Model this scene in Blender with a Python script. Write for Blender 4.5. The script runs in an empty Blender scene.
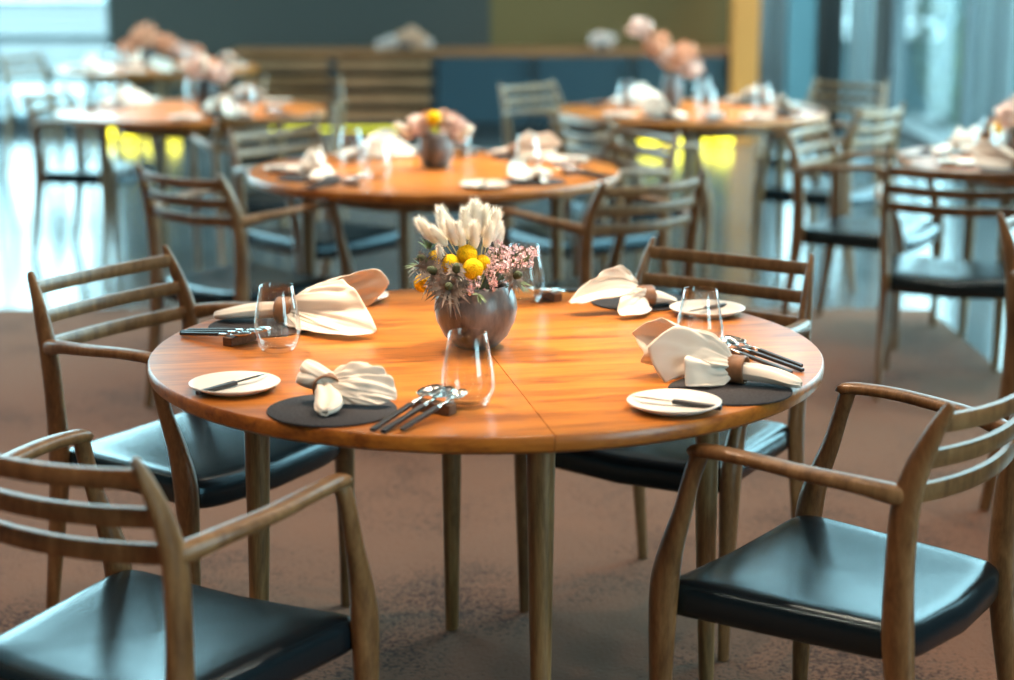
import bpy, bmesh, math, random
from mathutils import Vector, Matrix, Euler, noise
C = bpy.context.scene.collection
PI = math.pi
sin, cos = math.sin, math.cos

# ------------------------------------------------------------------ camera
F_PX, PITCH, CAM_H = 1800.0, 0.216, 1.472
cam_d = bpy.data.cameras.new('camera')
cam = bpy.data.objects.new('camera', cam_d)
C.objects.link(cam)
cam.location = (0, 0, CAM_H)
cam.rotation_euler = (PI / 2 - PITCH, 0, 0)
cam_d.sensor_fit = 'HORIZONTAL'
cam_d.sensor_width = 36.0
cam_d.lens = F_PX / 1014.0 * 36.0
cam_d.clip_end = 200
cam_d.dof.use_dof = True
cam_d.dof.focus_distance = 3.26
cam_d.dof.aperture_fstop = 1.95
bpy.context.scene.camera = cam

def at(px, py, z):
    """pixel of the photograph -> point on the horizontal plane at height z"""
    c, s = cos(PITCH), sin(PITCH)
    dx, dv = (px - 507.0) / F_PX, (340.0 - py) / F_PX
    d = Vector((dx, c + dv * s, -s + dv * c))
    t = (z - CAM_H) / d.z
    return Vector((d.x * t, d.y * t, z))

# ------------------------------------------------------------------ world, light, exposure
world = bpy.data.worlds.new('overcast_sky')
bpy.context.scene.world = world
world.use_nodes = True
bg = world.node_tree.nodes['Background']
bg.inputs['Color'].default_value = (0.57, 0.89, 1.0, 1)
bg.inputs['Strength'].default_value = 7.6
vs = bpy.context.scene.view_settings
vs.view_transform = 'Standard'
vs.look = 'None'
vs.gamma = 1.0
vs.use_curve_mapping = False
vs.exposure = 0.66

X_L, X_R, Y_F, Y_B, Z_C = -6.0, 2.95, -2.5, 14.3, 6.2     # the room
WARM = (1.0, 0.80, 0.58)

def portal(name, loc, rot, sx, sy):
    l = bpy.data.lights.new(name, 'AREA')
    l.shape = 'RECTANGLE'
    l.size, l.size_y = sx, sy
    l.cycles.is_portal = True
    o = bpy.data.objects.new(name, l)
    C.objects.link(o)
    o.location, o.rotation_euler = loc, rot
portal('window_portal', (X_R + .2, 9.7, 3.1), (0, PI / 2, 0), 6.0, 9.0)
portal('window_portal', (X_R + .2, .3, 1.6), (0, PI / 2, 0), 3.0, 2.0)
portal('window_portal', (X_L - .2, 11.6, 3.1), (0, -PI / 2, 0), 6.0, 5.2)
portal('window_portal', (-4.55, Y_B + .2, 3.1), (-PI / 2, 0, 0), 2.9, 6.0)
portal('window_portal', (2.35, Y_B + .2, 3.1), (-PI / 2, 0, 0), .9, 6.0)

def spot(loc, target, watts, angle, blend=.6, radius=.035, color=WARM):
    l = bpy.data.lights.new('ceiling_or_fill_spot', 'SPOT')
    l.energy, l.spot_size, l.spot_blend, l.shadow_soft_size, l.color = watts, angle, blend, radius, color
    o = bpy.data.objects.new('ceiling_or_fill_spot', l)
    C.objects.link(o)
    o.location = loc
    o.rotation_euler = (Vector(target) - Vector(loc)).to_track_quat('-Z', 'Y').to_euler()
    return o
T1, T2, T3, T4, T5, T6 = ((-.0385, 3.297), (-.245, 6.05), (.86, 8.42), (-1.47, 8.45), (-2.2, 11.45), (2.04, 6.45))
for k, (tx, ty) in enumerate((T1, T2, T3, T4, T5, T6)):
    e = (520, 500, 460, 420, 420, 420)[k]
    spot((tx - 1.15, ty + .75, 3.6), (tx + .05, ty - .02, .72), e, math.radians(24), 1.0)
    spot((tx + 1.2, ty + .55, 3.6), (tx + .05, ty - .02, .72), e, math.radians(24), 1.0)
for gx in (-3.6, -1.6, .4, 2.2):                      # unseen downlights added for warm ambient fill over the carpet
    for gy in (-.8, 1.6, 4.4, 7.2):
        spot((gx, gy, 4.0), (gx, gy, 0), 105, math.radians(110), 1.0, .06, (1.0, .74, .54))
spot((.75, 13.0, 3.9), (.9, 14.3, 1.2), 110, math.radians(70), 1.0)
spot((1.72, 12.9, 3.9), (1.78, 13.9, .9), 160, math.radians(24), .6)
spot((-1.0, 11.9, 3.9), (-1.2, 12.8, .5), 420, math.radians(34), .8)

# ------------------------------------------------------------------ helpers
def new_mat(name):
    m = bpy.data.materials.new(name)
    m.use_nodes = True
    nt = m.node_tree
    return m, nt, nt.nodes['Principled BSDF']

def plain(name, col, rough=.5, metal=0.0, spec=.5, bump=0.0, bscale=200.0, vary=0.0, vscale=8.0, stretch=(1, 1, 1), sheen=0.0, coat=0.0):
    m, nt, p = new_mat(name)
    p.inputs['Base Color'].default_value = (*col, 1)
    p.inputs['Roughness'].default_value = rough
    p.inputs['Metallic'].default_value = metal
    p.inputs['Specular IOR Level'].default_value = spec
    p.inputs['Sheen Weight'].default_value = sheen
    p.inputs['Coat Weight'].default_value = coat
    if bump or vary:
        tc = nt.nodes.new('ShaderNodeTexCoord')
        mp = nt.nodes.new('ShaderNodeMapping')
        mp.inputs['Scale'].default_value = stretch
        nt.links.new(tc.outputs['Object'], mp.inputs['Vector'])
    if vary:
        n = nt.nodes.new('ShaderNodeTexNoise')
        n.inputs['Scale'].default_value = vscale
        n.inputs['Detail'].default_value = 6
        nt.links.new(mp.outputs[0], n.inputs['Vector'])
        r = nt.nodes.new('ShaderNodeValToRGB')
        r.color_ramp.elements[0].position = .3
        r.color_ramp.elements[1].position = .7
        r.color_ramp.elements[0].color = (*[c * (1 - vary) for c in col], 1)
        r.color_ramp.elements[1].color = (*[min(1, c * (1 + vary)) for c in col], 1)
        nt.links.new(n.outputs['Fac'], r.inputs['Fac'])
        nt.links.new(r.outputs['Color'], p.inputs['Base Color'])
    if bump:
        n = nt.nodes.new('ShaderNodeTexNoise')
        n.inputs['Scale'].default_value = bscale
        n.inputs['Detail'].default_value = 3
        nt.links.new(mp.outputs[0], n.inputs['Vector'])
        b = nt.nodes.new('ShaderNodeBump')
        b.inputs['Strength'].default_value = bump
        b.inputs['Distance'].default_value = .003
        nt.links.new(n.outputs['Fac'], b.inputs['Height'])
        nt.links.new(b.outputs['Normal'], p.inputs['Normal'])
    return m

def wood(name, dark, mid, light, scale, stretch, rough, coat=0.0, spec=.5, rotz=0.0):
    m, nt, p = new_mat(name)
    N, L = nt.nodes, nt.links
    tc = N.new('ShaderNodeTexCoord')
    mp = N.new('ShaderNodeMapping')
    mp.inputs['Rotation'].default_value = (0, 0, rotz)
    mp.inputs['Scale'].default_value = stretch
    L.new(tc.outputs['Object'], mp.inputs['Vector'])
    n1 = N.new('ShaderNodeTexNoise')
    n1.inputs['Scale'].default_value = scale
    n1.inputs['Detail'].default_value = 8
    n1.inputs['Roughness'].default_value = .6
    n1.inputs['Distortion'].default_value = .8
    L.new(mp.outputs[0], n1.inputs['Vector'])
    n2 = N.new('ShaderNodeTexNoise')
    n2.inputs['Scale'].default_value = scale * 9
    n2.inputs['Detail'].default_value = 4
    L.new(mp.outputs[0], n2.inputs['Vector'])
    mx = N.new('ShaderNodeMath')
    mx.operation = 'MULTIPLY_ADD'
    L.new(n2.outputs['Fac'], mx.inputs[0])
    mx.inputs[1].default_value = .35
    L.new(n1.outputs['Fac'], mx.inputs[2])
    r = N.new('ShaderNodeValToRGB')
    r.color_ramp.elements[0].position = .50
    r.color_ramp.elements[0].color = (*dark, 1)
    r.color_ramp.elements[1].position = .86
    r.color_ramp.elements[1].color = (*light, 1)
    e = r.color_ramp.elements.new(.67)
    e.color = (*mid, 1)
    L.new(mx.outputs[0], r.inputs['Fac'])
    L.new(r.outputs['Color'], p.inputs['Base Color'])
    p.inputs['Roughness'].default_value = rough
    p.inputs['Coat Weight'].default_value = coat
    p.inputs['Coat Roughness'].default_value = .25
    p.inputs['Specular IOR Level'].default_value = spec
    b = N.new('ShaderNodeBump')
    b.inputs['Strength'].default_value = .08
    b.inputs['Distance'].default_value = .002
    L.new(n2.outputs['Fac'], b.inputs['Height'])
    L.new(b.outputs['Normal'], p.inputs['Normal'])
    return m

def clear_glass(name, ior=1.45, tint=(.97, .985, .985), rough=.0, power=4.5):
    m = bpy.data.materials.new(name)
    m.use_nodes = True
    nt = m.node_tree
    nt.nodes.clear()
    out = nt.nodes.new('ShaderNodeOutputMaterial')
    mix = nt.nodes.new('ShaderNodeMixShader')
    tr = nt.nodes.new('ShaderNodeBsdfTransparent')
    tr.inputs['Color'].default_value = (*tint, 1)
    gl = nt.nodes.new('ShaderNodeBsdfGlossy')
    gl.inputs['Roughness'].default_value = rough
    fr = nt.nodes.new('ShaderNodeLayerWeight')
    fr.inputs['Blend'].default_value = .5
    pw_ = nt.nodes.new('ShaderNodeMath')
    pw_.operation = 'POWER'
    pw_.inputs[1].default_value = power
    ma = nt.nodes.new('ShaderNodeMath')
    ma.operation = 'MULTIPLY_ADD'
    ma.inputs[1].default_value = .85
    ma.inputs[2].default_value = ((ior - 1) / (ior + 1)) ** 2
    nt.links.new(fr.outputs['Facing'], pw_.inputs[0])
    nt.links.new(pw_.outputs[0], ma.inputs[0])
    nt.links.new(ma.outputs[0], mix.inputs[0])
    nt.links.new(tr.outputs[0], mix.inputs[1])
    nt.links.new(gl.outputs[0], mix.inputs[2])
    nt.links.new(mix.outputs[0], out.inputs['Surface'])
    return m

def emit(name, col, strength):
    m, nt, p = new_mat(name)
    p.inputs['Base Color'].default_value = (*col, 1)
    p.inputs['Emission Color'].default_value = (*col, 1)
    p.inputs['Emission Strength'].default_value = strength
    return m

class MB:
    """collects vertices and faces of one mesh object"""
    def __init__(s):
        s.v, s.f = [], []
    def add(s, verts, faces, mtx=None):
        o = len(s.v)
        s.v += [tuple(mtx @ Vector(q)) if mtx else tuple(q) for q in verts]
        s.f += [tuple(i + o for i in q) for q in faces]
        return s
    def box(s, c, d, mtx=None):
        x, y, z = d[0] / 2, d[1] / 2, d[2] / 2
        vv = [(c[0] + a * x, c[1] + b * y, c[2] + e * z) for a in (-1, 1) for b in (-1, 1) for e in (-1, 1)]
        ff = [(0, 1, 3, 2), (4, 6, 7, 5), (0, 4, 5, 1), (2, 3, 7, 6), (0, 2, 6, 4), (1, 5, 7, 3)]
        return s.add(vv, ff, mtx)
    def lathe(s, prof, n=32, mtx=None, cap=True):
        vv, ff = [], []
        for r, z in prof:
            for i in range(n):
                a = 2 * PI * i / n
                vv.append((r * cos(a), r * sin(a), z))
        for k in range(len(prof) - 1):
            for i in range(n):
                j = (i + 1) % n
                ff.append((k * n + i, k * n + j, (k + 1) * n + j, (k + 1) * n + i))
        if cap:
            ff.append(tuple(reversed(range(n))))
            ff.append(tuple((len(prof) - 1) * n + i for i in range(n)))
        return s.add(vv, ff, mtx)
    def tube(s, pts, rad, n=10, cap=True, flat=None, up=(0, 0, 1), mtx=None, rot=0.0):
        """pts: points; rad: list of radii or (ra, rb) pairs: ra across, rb along 'up'"""
        pts = [Vector(p) for p in pts]
        vv, ff = [], []
        m = len(pts)
        for k, p in enumerate(pts):
            t = (pts[min(k + 1, m - 1)] - pts[max(k - 1, 0)]).normalized()
            u = Vector(up)
            a = t.cross(u)
            if a.length < 1e-4:
                a = t.cross(Vector((1, 0, 0)))
            a.normalize()
            b = a.cross(t).normalized()
            r = rad[k] if isinstance(rad, (list, tuple)) else rad
            ra, rb = r if isinstance(r, (list, tuple)) else (r, r)
            for i in range(n):
                g = 2 * PI * i / n + rot
                ca, sa = cos(g), sin(g)
                if flat:
                    ca = math.copysign(abs(ca) ** flat, ca)
                    sa = math.copysign(abs(sa) ** flat, sa)
                vv.append(p + a * (ra * ca) + b * (rb * sa))
        for k in range(m - 1):
            for i in range(n):
                j = (i + 1) % n
                ff.append((k * n + i, k * n + j, (k + 1) * n + j, (k + 1) * n + i))
        if cap:
            ff.append(tuple(reversed(range(n))))
            ff.append(tuple((m - 1) * n + i for i in range(n)))
        return s.add([tuple(q) for q in vv], ff, mtx)
    def grid(s, fn, nu, nv, mtx=None, wrap=False):
        vv = [fn(i / (nu - 1), j / (nv if wrap else nv - 1)) for i in range(nu) for j in range(nv)]
        ff = []
        for i in range(nu - 1):
            for j in range(nv if wrap else nv - 1):
                k = (j + 1) % nv
                ff.append((i * nv + j, i * nv + k, (i + 1) * nv + k, (i + 1) * nv + j))
        return s.add(vv, ff, mtx)
    def feet(s):
        s.v = [(q[0], q[1], max(q[2], 0.0)) for q in s.v]
        return s
    def mesh(s, name, mat, smooth=True):
        me = bpy.data.meshes.new(name)
        me.from_pydata(s.v, [], s.f)
        bm = bmesh.new()
        bm.from_mesh(me)
        bmesh.ops.recalc_face_normals(bm, faces=bm.faces)
        bm.to_mesh(me)
        bm.free()
        if smooth:
            me.shade_smooth()
        me.materials.append(mat)
        return me
    def build(s, name, mat, parent=None, smooth=True, bevel=0.0, sharp=True):
        o = bpy.data.objects.new(name, s.mesh(name, mat, smooth))
        C.objects.link(o)
        if parent:
            o.parent = parent
        if smooth and sharp:
            o.data.set_sharp_from_angle(angle=math.radians(40))
        if bevel:
            b = o.modifiers.new('bevel', 'BEVEL')
            b.width = bevel
            b.segments = 2
            b.limit_method = 'ANGLE'
        return o

def tag(o, label, cat, group=None, kind=None):
    if label:
        o['label'] = label
    if cat:
        o['category'] = cat
    if group:
        o['group'] = group
    if kind:
        o['kind'] = kind
    return o

def empty(name, loc=(0, 0, 0), rz=0.0):
    o = bpy.data.objects.new(name, None)
    C.objects.link(o)
    o.empty_display_size = .1
    o.location = loc
    o.rotation_euler = (0, 0, rz)
    return o

def struct(o):
    o['kind'] = 'structure'
    return o

def copy_tree(o, parent=None):
    c = o.copy()
    C.objects.link(c)
    c.parent = parent
    for ch in list(o.children):
        copy_tree(ch, c)
    return c

def spline(keys, per=6):
    """Catmull-Rom through keys (x, y, z, r...)"""
    out = []
    n = len(keys)
    for i in range(n - 1):
        p0, p1, p2, p3 = keys[max(i - 1, 0)], keys[i], keys[i + 1], keys[min(i + 2, n - 1)]
        for k in range(per):
            t = k / per
            out.append([.5 * (2 * b + (c - a) * t + (2 * a - 5 * b + 4 * c - d) * t * t + (3 * b - a - 3 * c + d) * t ** 3)
                        for a, b, c, d in zip(p0, p1, p2, p3)])
    out.append(list(keys[-1]))
    return out

# ------------------------------------------------------------------ materials
M = {}
M['top_wood'] = wood('teak_table_top', (.20, .052, .006), (.37, .115, .013), (.50, .172, .021), 2.6, (1, 9, 9), .34, coat=.12, rotz=.06)
M['leg_wood'] = wood('oak_table_leg', (.13, .064, .022), (.22, .112, .040), (.30, .168, .066), 5, (9, 9, 1), .42)
M['chair_wood'] = wood('walnut_chair', (.110, .050, .018), (.19, .092, .034), (.27, .145, .060), 6, (5, 5, 1.2), .36)
M['leather'] = plain('black_leather', (.004, .009, .013), .25, spec=.66, bump=.10, bscale=260, coat=.0)
M['leather'].node_tree.nodes['Principled BSDF'].inputs['Specular Tint'].default_value = (.62, .88, 1.0, 1)
M['linen'] = plain('beige_linen', (.72, .63, .54), .85, spec=.2, bump=.06, bscale=700, sheen=.2)
M['felt'] = plain('charcoal_felt', (.045, .043, .046), .95, spec=.1, bump=.6, bscale=420, vary=.35, vscale=240)
M['plate'] = plain('cream_stoneware', (.70, .63, .56), .32, spec=.45)
M['steel'] = plain('steel', (.75, .74, .72), .16, metal=1.0)
M['black'] = plain('black_handle', (.016, .017, .020), .42)
M['rest_wood'] = wood('dark_cutlery_rest', (.06, .028, .014), (.11, .052, .026), (.16, .08, .04), 20, (1, 6, 6), .5)
M['ring'] = plain('brown_ring', (.20, .085, .035), .5, vary=.3, vscale=60)
M['glass'] = clear_glass('tumbler_glass', 1.6, (.975, .985, .985), power=2.6)
M['vase'] = plain('smoky_stoneware', (.118, .112, .112), .33, spec=.6, vary=.85, vscale=22, stretch=(1.5, 1.5, .5), bump=.15, bscale=60)
M['vase_dark'] = plain('black_vase', (.03, .03, .033), .3)
M['bunny'] = plain('cream_grass_hair', (.96, .92, .84), .9, spec=.1)
M['straw'] = plain('straw_stem', (.45, .36, .18), .8)
M['yellow'] = plain('yellow_billy_button', (.85, .50, .01), .85, spec=.1, bump=1.0, bscale=350, vary=.25, vscale=300)
M['pink'] = plain('pink_floret', (.86, .62, .64), .8, spec=.1)
M['stem'] = plain('green_stem', (.10, .13, .05), .7)
M['leaf'] = plain('green_leaf', (.10, .16, .07), .6)
M['thistle'] = plain('grey_thistle_bract', (.16, .12, .095), .7, vary=.55, vscale=40)
M['cone'] = plain('thistle_cone', (.05, .07, .03), .8, bump=1.0, bscale=300)
M['peach'] = plain('peach_petal', (.62, .34, .22), .85, spec=.1)
M['palepink'] = plain('pale_petal', (.68, .52, .46), .85, spec=.1)
M['navy'] = plain('navy_panel', (.009, .026, .036), .5)
M['counter'] = wood('counter_wood', (.15, .050, .014), (.22, .078, .024), (.29, .11, .038), 3, (1, 6, 6), .45)
M['slat'] = wood('slat_wood', (.13, .055, .020), (.19, .082, .032), (.25, .115, .048), 3, (1, 8, 8), .5)
M['dark'] = plain('dark_frame', (.012, .014, .016), .5)
M['yellow_light'] = emit('yellow_light', (.95, .80, .03), .8)
M['lantern_light'] = emit('lantern_light', (.95, .78, .03), 2.6)
M['frame'] = plain('grey_window_frame', (.10, .12, .13), .45)
M['white_frame'] = plain('white_window_frame', (.62, .66, .68), .5)
M['pane'] = clear_glass('window_glass', 1.45, (.90, .97, .97))
M['curtain_grey'] = plain('grey_curtain', (.20, .215, .225), .9, spec=.1)
M['curtain_dark'] = plain('dark_curtain', (.07, .068, .068), .9, spec=.1)
M['ceiling'] = plain('ceiling_paint', (.10, .10, .10), .8)
M['wall_grey'] = plain('grey_green_wall', (.024, .021, .016), .75, bump=.1, bscale=80)
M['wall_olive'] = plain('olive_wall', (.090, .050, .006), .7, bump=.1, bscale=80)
M['wall_plain'] = plain('plain_wall', (.10, .095, .09), .8)
M['tan'] = plain('tan_column', (.46, .165, .025), .65)
M['floor'] = plain('polished_dark_floor', (.075, .085, .088), .16, spec=.75, vary=.18, vscale=3, bump=.02, bscale=5)
M['terrace'] = plain('pale_terrace', (.105, .12, .122), .8, vary=.15, vscale=.6)
M['far_wall'] = plain('far_wall_plank', (.26, .25, .25), .8)
M['teal'] = plain('teal_facade', (.035, .085, .10), .6)
M['hedge'] = plain('hedge_leaf', (.05, .09, .07), .8, vary=.4, vscale=5)

def sheer(name):
    m, nt, p = new_mat(name)
    p.inputs['Base Color'].default_value = (.45, .49, .50, 1)
    p.inputs['Roughness'].default_value = .9
    p.inputs['Specular IOR Level'].default_value = .1
    tr = nt.nodes.new('ShaderNodeBsdfTranslucent')
    tr.inputs['Color'].default_value = (.32, .37, .38, 1)
    tp = nt.nodes.new('ShaderNodeBsdfTransparent')
    a = nt.nodes.new('ShaderNodeMixShader')
    a.inputs[0].default_value = .5
    b = nt.nodes.new('ShaderNodeMixShader')
    b.inputs[0].default_value = .12
    nt.links.new(p.outputs[0], a.inputs[1])
    nt.links.new(tr.outputs[0], a.inputs[2])
    nt.links.new(a.outputs[0], b.inputs[1])
    nt.links.new(tp.outputs[0], b.inputs[2])
    nt.links.new(b.outputs[0], nt.nodes['Material Output'].inputs['Surface'])
    return m
M['sheer'] = sheer('sheer_curtain')

def carpet_mat():
    m, nt, p = new_mat('brown_carpet')
    N, L = nt.nodes, nt.links
    tc = N.new('ShaderNodeTexCoord')
    n1 = N.new('ShaderNodeTexNoise')
    n1.inputs['Scale'].default_value = 2.2
    n1.inputs['Detail'].default_value = 5
    n2 = N.new('ShaderNodeTexNoise')
    n2.inputs['Scale'].default_value = 120
    n2.inputs['Detail'].default_value = 4
    L.new(tc.outputs['Object'], n1.inputs['Vector'])
    L.new(tc.outputs['Object'], n2.inputs['Vector'])
    ad = N.new('ShaderNodeMath')
    ad.operation = 'MULTIPLY_ADD'
    ad.inputs[1].default_value = 1.1
    L.new(n2.outputs['Fac'], ad.inputs[0])
    L.new(n1.outputs['Fac'], ad.inputs[2])
    r = N.new('ShaderNodeValToRGB')
    r.color_ramp.elements[0].position = .78
    r.color_ramp.elements[0].color = (.040, .018, .010, 1)
    r.color_ramp.elements[1].position = 1.0
    r.color_ramp.elements[1].color = (.165, .077, .043, 1)
    L.new(ad.outputs[0], r.inputs['Fac'])
    L.new(r.outputs['Color'], p.inputs['Base Color'])
    p.inputs['Roughness'].default_value = .95
    p.inputs['Specular IOR Level'].default_value = .1
    p.inputs['Sheen Weight'].default_value = .05
    b = N.new('ShaderNodeBump')
    b.inputs['Strength'].default_value = .9
    b.inputs['Distance'].default_value = .003
    L.new(n2.outputs['Fac'], b.inputs['Height'])
    L.new(b.outputs['Normal'], p.inputs['Normal'])
    return m
M['carpet'] = carpet_mat()

# ------------------------------------------------------------------ room shell
W, D = X_R - X_L, Y_B - Y_F
xm, ym = (X_L + X_R) / 2, (Y_F + Y_B) / 2
struct(MB().box((xm, ym, -.05), (W + .4, D + .4, .1)).build('floor', M['floor'], smooth=False))
struct(MB().box((xm, ym, Z_C + .05), (W + .6, D + .6, .1)).build('ceiling', M['ceiling'], smooth=False))
struct(MB().box((xm, Y_F - .1, Z_C / 2), (W + .4, .2, Z_C)).build('wall_front', M['wall_plain'], smooth=False))
wb = struct(empty('wall_back', (0, Y_B + .1, 0)))
MB().box((-1.62, 0, Z_C / 2), (2.98, .2, Z_C)).build('grey_panel', M['wall_grey'], wb, smooth=False)
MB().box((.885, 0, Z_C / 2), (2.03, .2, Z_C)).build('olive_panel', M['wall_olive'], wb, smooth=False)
MB().box((2.95, 0, Z_C / 2), (.3, .2, Z_C)).build('end_panel', M['wall_plain'], wb, smooth=False)
MB().box((-6.05, 0, Z_C / 2), (.1, .2, Z_C)).build('end_panel', M['wall_plain'], wb, smooth=False)
MB().box((-.1, .0, Z_C - .05), (6.3, .24, .1)).build('top_rail', M['dark'], wb, smooth=False)
struct(MB().box((1.79, 13.75, Z_C / 2), (.2, .2, Z_C)).build('trim_1', M['tan'], smooth=False, bevel=.01))
struct(MB().box((-1.3, Y_B - .01, .06), (3.5, .02, .12)).build('baseboard_back', M['dark'], smooth=False))
struct(MB().box((X_L - .1, 3.2, Z_C / 2), (.2, 11.6, Z_C)).build('wall_left', M['wall_plain'], smooth=False))
wr = struct(empty('wall_right', (X_R + .1, 0, 0)))
for (y0, y1, z0, z1_) in ((-2.6, -.7, 0, Z_C), (1.3, 5.2, 0, Z_C), (-.7, 1.3, 3.0, Z_C)):
    MB().box((0, (y0 + y1) / 2, (z0 + z1_) / 2), (.2, y1 - y0, z1_ - z0)).build('wall_panel', M['wall_plain'], wr, smooth=False)

win_n = [0]
def window(p0, p1, n, transom, mat, base=.12, top=Z_C, label=None):
    """a row of n panes between floor points p0 and p1"""
    win_n[0] += 1
    p0, p1 = Vector((*p0, 0)), Vector((*p1, 0))
    L_ = (p1 - p0).length
    ang = math.atan2(p1.y - p0.y, p1.x - p0.x)
    w = struct(empty('window_%d' % win_n[0], p0, ang))
    MB().box((L_ / 2, 0, base / 2), (L_, .12, base)).build('window_sill', M['dark'], w, smooth=False)
    MB().box((L_ / 2, 0, top - .06), (L_, .12, .12)).build('window_head', mat, w, smooth=False)
    for i in range(n + 1):
        MB().box((L_ * i / n, 0, (base + top - .12) / 2), (.07, .1, top - base - .12)).build('mullion', mat, w, smooth=False)
    for i in range(n):
        x0, x1 = L_ * i / n + .035, L_ * (i + 1) / n - .035
        if transom:
            MB().box(((x0 + x1) / 2, 0, transom), (x1 - x0, .07, .06)).build('transom', mat, w, smooth=False)
        MB().box(((x0 + x1) / 2, 0, (base + top - .12) / 2), (x1 - x0 - .002, .012, top - base - .12)).build('pane', M['pane'], w, smooth=False)
    return w
window((-6.0, Y_B + .1), (-3.11, Y_B + .1), 3, .75, M['frame'])
window((X_R + .1, 14.2), (X_R + .1, 5.23), 4, 0, M['frame'])
window((X_R + .1, 1.27), (X_R + .1, -.67), 2, 0, M['frame'], top=3.0)
window((X_L - .1, 9.05), (X_L - .1, 14.2), 3, .75, M['frame'])
window((1.9, Y_B + .1), (2.8, Y_B + .1), 1, 0, M['frame'])

def curtain(x0, y0, x1, y1, waves, amp, mat, label):
    L_ = math.hypot(x1 - x0, y1 - y0)
    o = MB()
    def fn(u, v):
        a = waves * 2 * PI * v
        d = amp * (sin(a) + .3 * sin(2.3 * a + 1)) * (.75 + .25 * u)
        nx, ny = -(y1 - y0) / L_, (x1 - x0) / L_
        return (x0 + (x1 - x0) * v + nx * d, y0 + (y1 - y0) * v + ny * d, .02 + (Z_C - .14) * u)
    o.grid(fn, 4, int(waves * 14) + 1)
    ob = o.build('curtain', mat, sharp=False)
    s = ob.modifiers.new('thick', 'SOLIDIFY')
    s.thickness = .004
    return tag(ob, label, 'curtain', 'curtains by the right-hand windows')
curtain(1.93, 14.1, 2.17, 14.1, 2.5, .035, M['curtain_grey'], 'grey curtain hanging right beside the tan column')
curtain(2.36, 13.95, 2.58, 13.95, 2.5, .03, M['curtain_dark'], 'dark brown curtain between the pale window strip and the white curtain')
curtain(2.56, 13.7, 2.74, 13.7, 2.0, .03, M['sheer'], 'narrow white curtain hanging at the edge of the big right window')
curtain(2.78, 10.75, 2.78, 10.0, 5.0, .045, M['sheer'], 'sheer pale curtain over the right window above the right table')

# outside
struct(MB().box((0, 24, -.2), (90, 110, .1)).build('terrace_ground', M['terrace'], smooth=False))
pw = empty('terrace_wall', (-6.5, 23.0, -.15))
for k in range(9):
    MB().box((0, (k % 2) * .012, .05 + k * .1), (12.0, .25, .092)).build('plank', M['far_wall'], pw, smooth=False)
MB().box((0, 0, .97), (12.1, .34, .06)).build('coping', M['white_frame'], pw, smooth=False)
tag(pw, 'long pale grey plank wall outside behind the left window', 'wall')
kb = tag(MB().box((-6.5, 19.2, -.08), (12, .35, .14)).build('terrace_step', M['white_frame'], smooth=False, bevel=.01),
         'bright white step outside on the terrace below the plank wall', 'step')
rnd = random.Random(4)
def shrub(loc, r, h, label, mat=M['hedge'], cat='shrub'):
    o = MB()
    rr = random.Random(int(loc[0] * 100))
    for k in range(700):
        a, z = rr.uniform(0, 2 * PI), rr.uniform(-1, 1)
        q = math.sqrt(1 - z * z)
        d = Vector((q * cos(a) * r, q * sin(a) * r, h / 2 + z * h / 2)) * rr.uniform(.86, 1.04)
        mt = Matrix.Translation(d) @ Euler((rr.uniform(0, 6), rr.uniform(0, 6), rr.uniform(0, 6))).to_matrix().to_4x4()
        e = .16 * r
        o.add([(-e, 0, 0), (0, -e * .5, 0), (e, 0, .2 * e), (0, e * .5, 0)], [(0, 1, 2, 3)], mt)
    t = empty('shrub', loc)
    o.build('foliage', mat, t, smooth=False)
    MB().tube([(0, 0, 0), (0, 0, h * .5)], [.05, .03], 6).build('trunk', M['stem'], t)
    return tag(t, label, cat, 'shrubs outside the windows')
shrub((-9.6, 25.5, -.15), 1.3, 2.6, 'leafy shrub outside the left window, leftmost behind the plank wall')
shrub((-6.3, 25.5, -.15), .9, 1.9, 'leafy shrub outside the left window, nearest the dark wall')
tb = empty('planter_wall', (6.4, 18.2, -.15))
for k in range(-1, 6):
    hh = .72 if k == 0 else 1.25
    MB().box((-2.7 + k * 1.08, 0, hh / 2), (1.07, .5, hh)).build('panel', M['teal'], tb, smooth=False, bevel=.01)
MB().box((-2.7, 0, .80), (1.12, .62, .16)).build('coping', M['white_frame'], tb, smooth=False)
tag(tb, 'low dark teal planter wall with white coping outside the right window', 'wall')
shrub((4.15, 16.7, -.15), .42, 2.0, 'dark rounded shrub outside the right window before the teal planter wall')

# ------------------------------------------------------------------ carpet
c0 = at(-700, 307, 0)
far = 7.25
rug = MB().box(((-5.6 + 1.735) / 2, (far - 2.2) / 2, .006), (5.6 + 1.735, far + 2.2, .012)).build('carpet', M['carpet'], smooth=False)
tag(rug, 'large brown pile carpet under the nearest round table and its chairs', 'carpet')

# ------------------------------------------------------------------ sideboard / divider
SBY, SBW, SBH = 13.99, 3.80, .69
sb = empty('sideboard', (-.166, SBY, 0))
MB().box((0, .02, SBH - .02), (SBW + .06, .54, .04)).build('counter_top', M['counter'], sb, smooth=False, bevel=.004)
MB().box((0, .24, .39), (SBW, .03, SBH - .14)).build('back_panel', M['dark'], sb, smooth=False)
MB().box((0, 0, .135), (SBW, .5, .03)).build('bottom_board', M['dark'], sb, smooth=False)
for x in (-SBW / 2 + .02, -SBW / 2 + .745, -.385, .37, 1.12, SBW / 2 - .02):
    MB().box((x, 0, .40), (.04, .5, SBH - .19)).build('divider', M['dark'], sb, smooth=False)
for (x0, x1) in ((-SBW / 2 + .05, -SBW / 2 + .715), (-SBW / 2 + .775, -.415)):
    for k in range(4):
        MB().box(((x0 + x1) / 2, -.235, .20 + k * .128), (x1 - x0, .03, .072)).build('slat', M['slat'], sb, smooth=False, bevel=.004)
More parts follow.
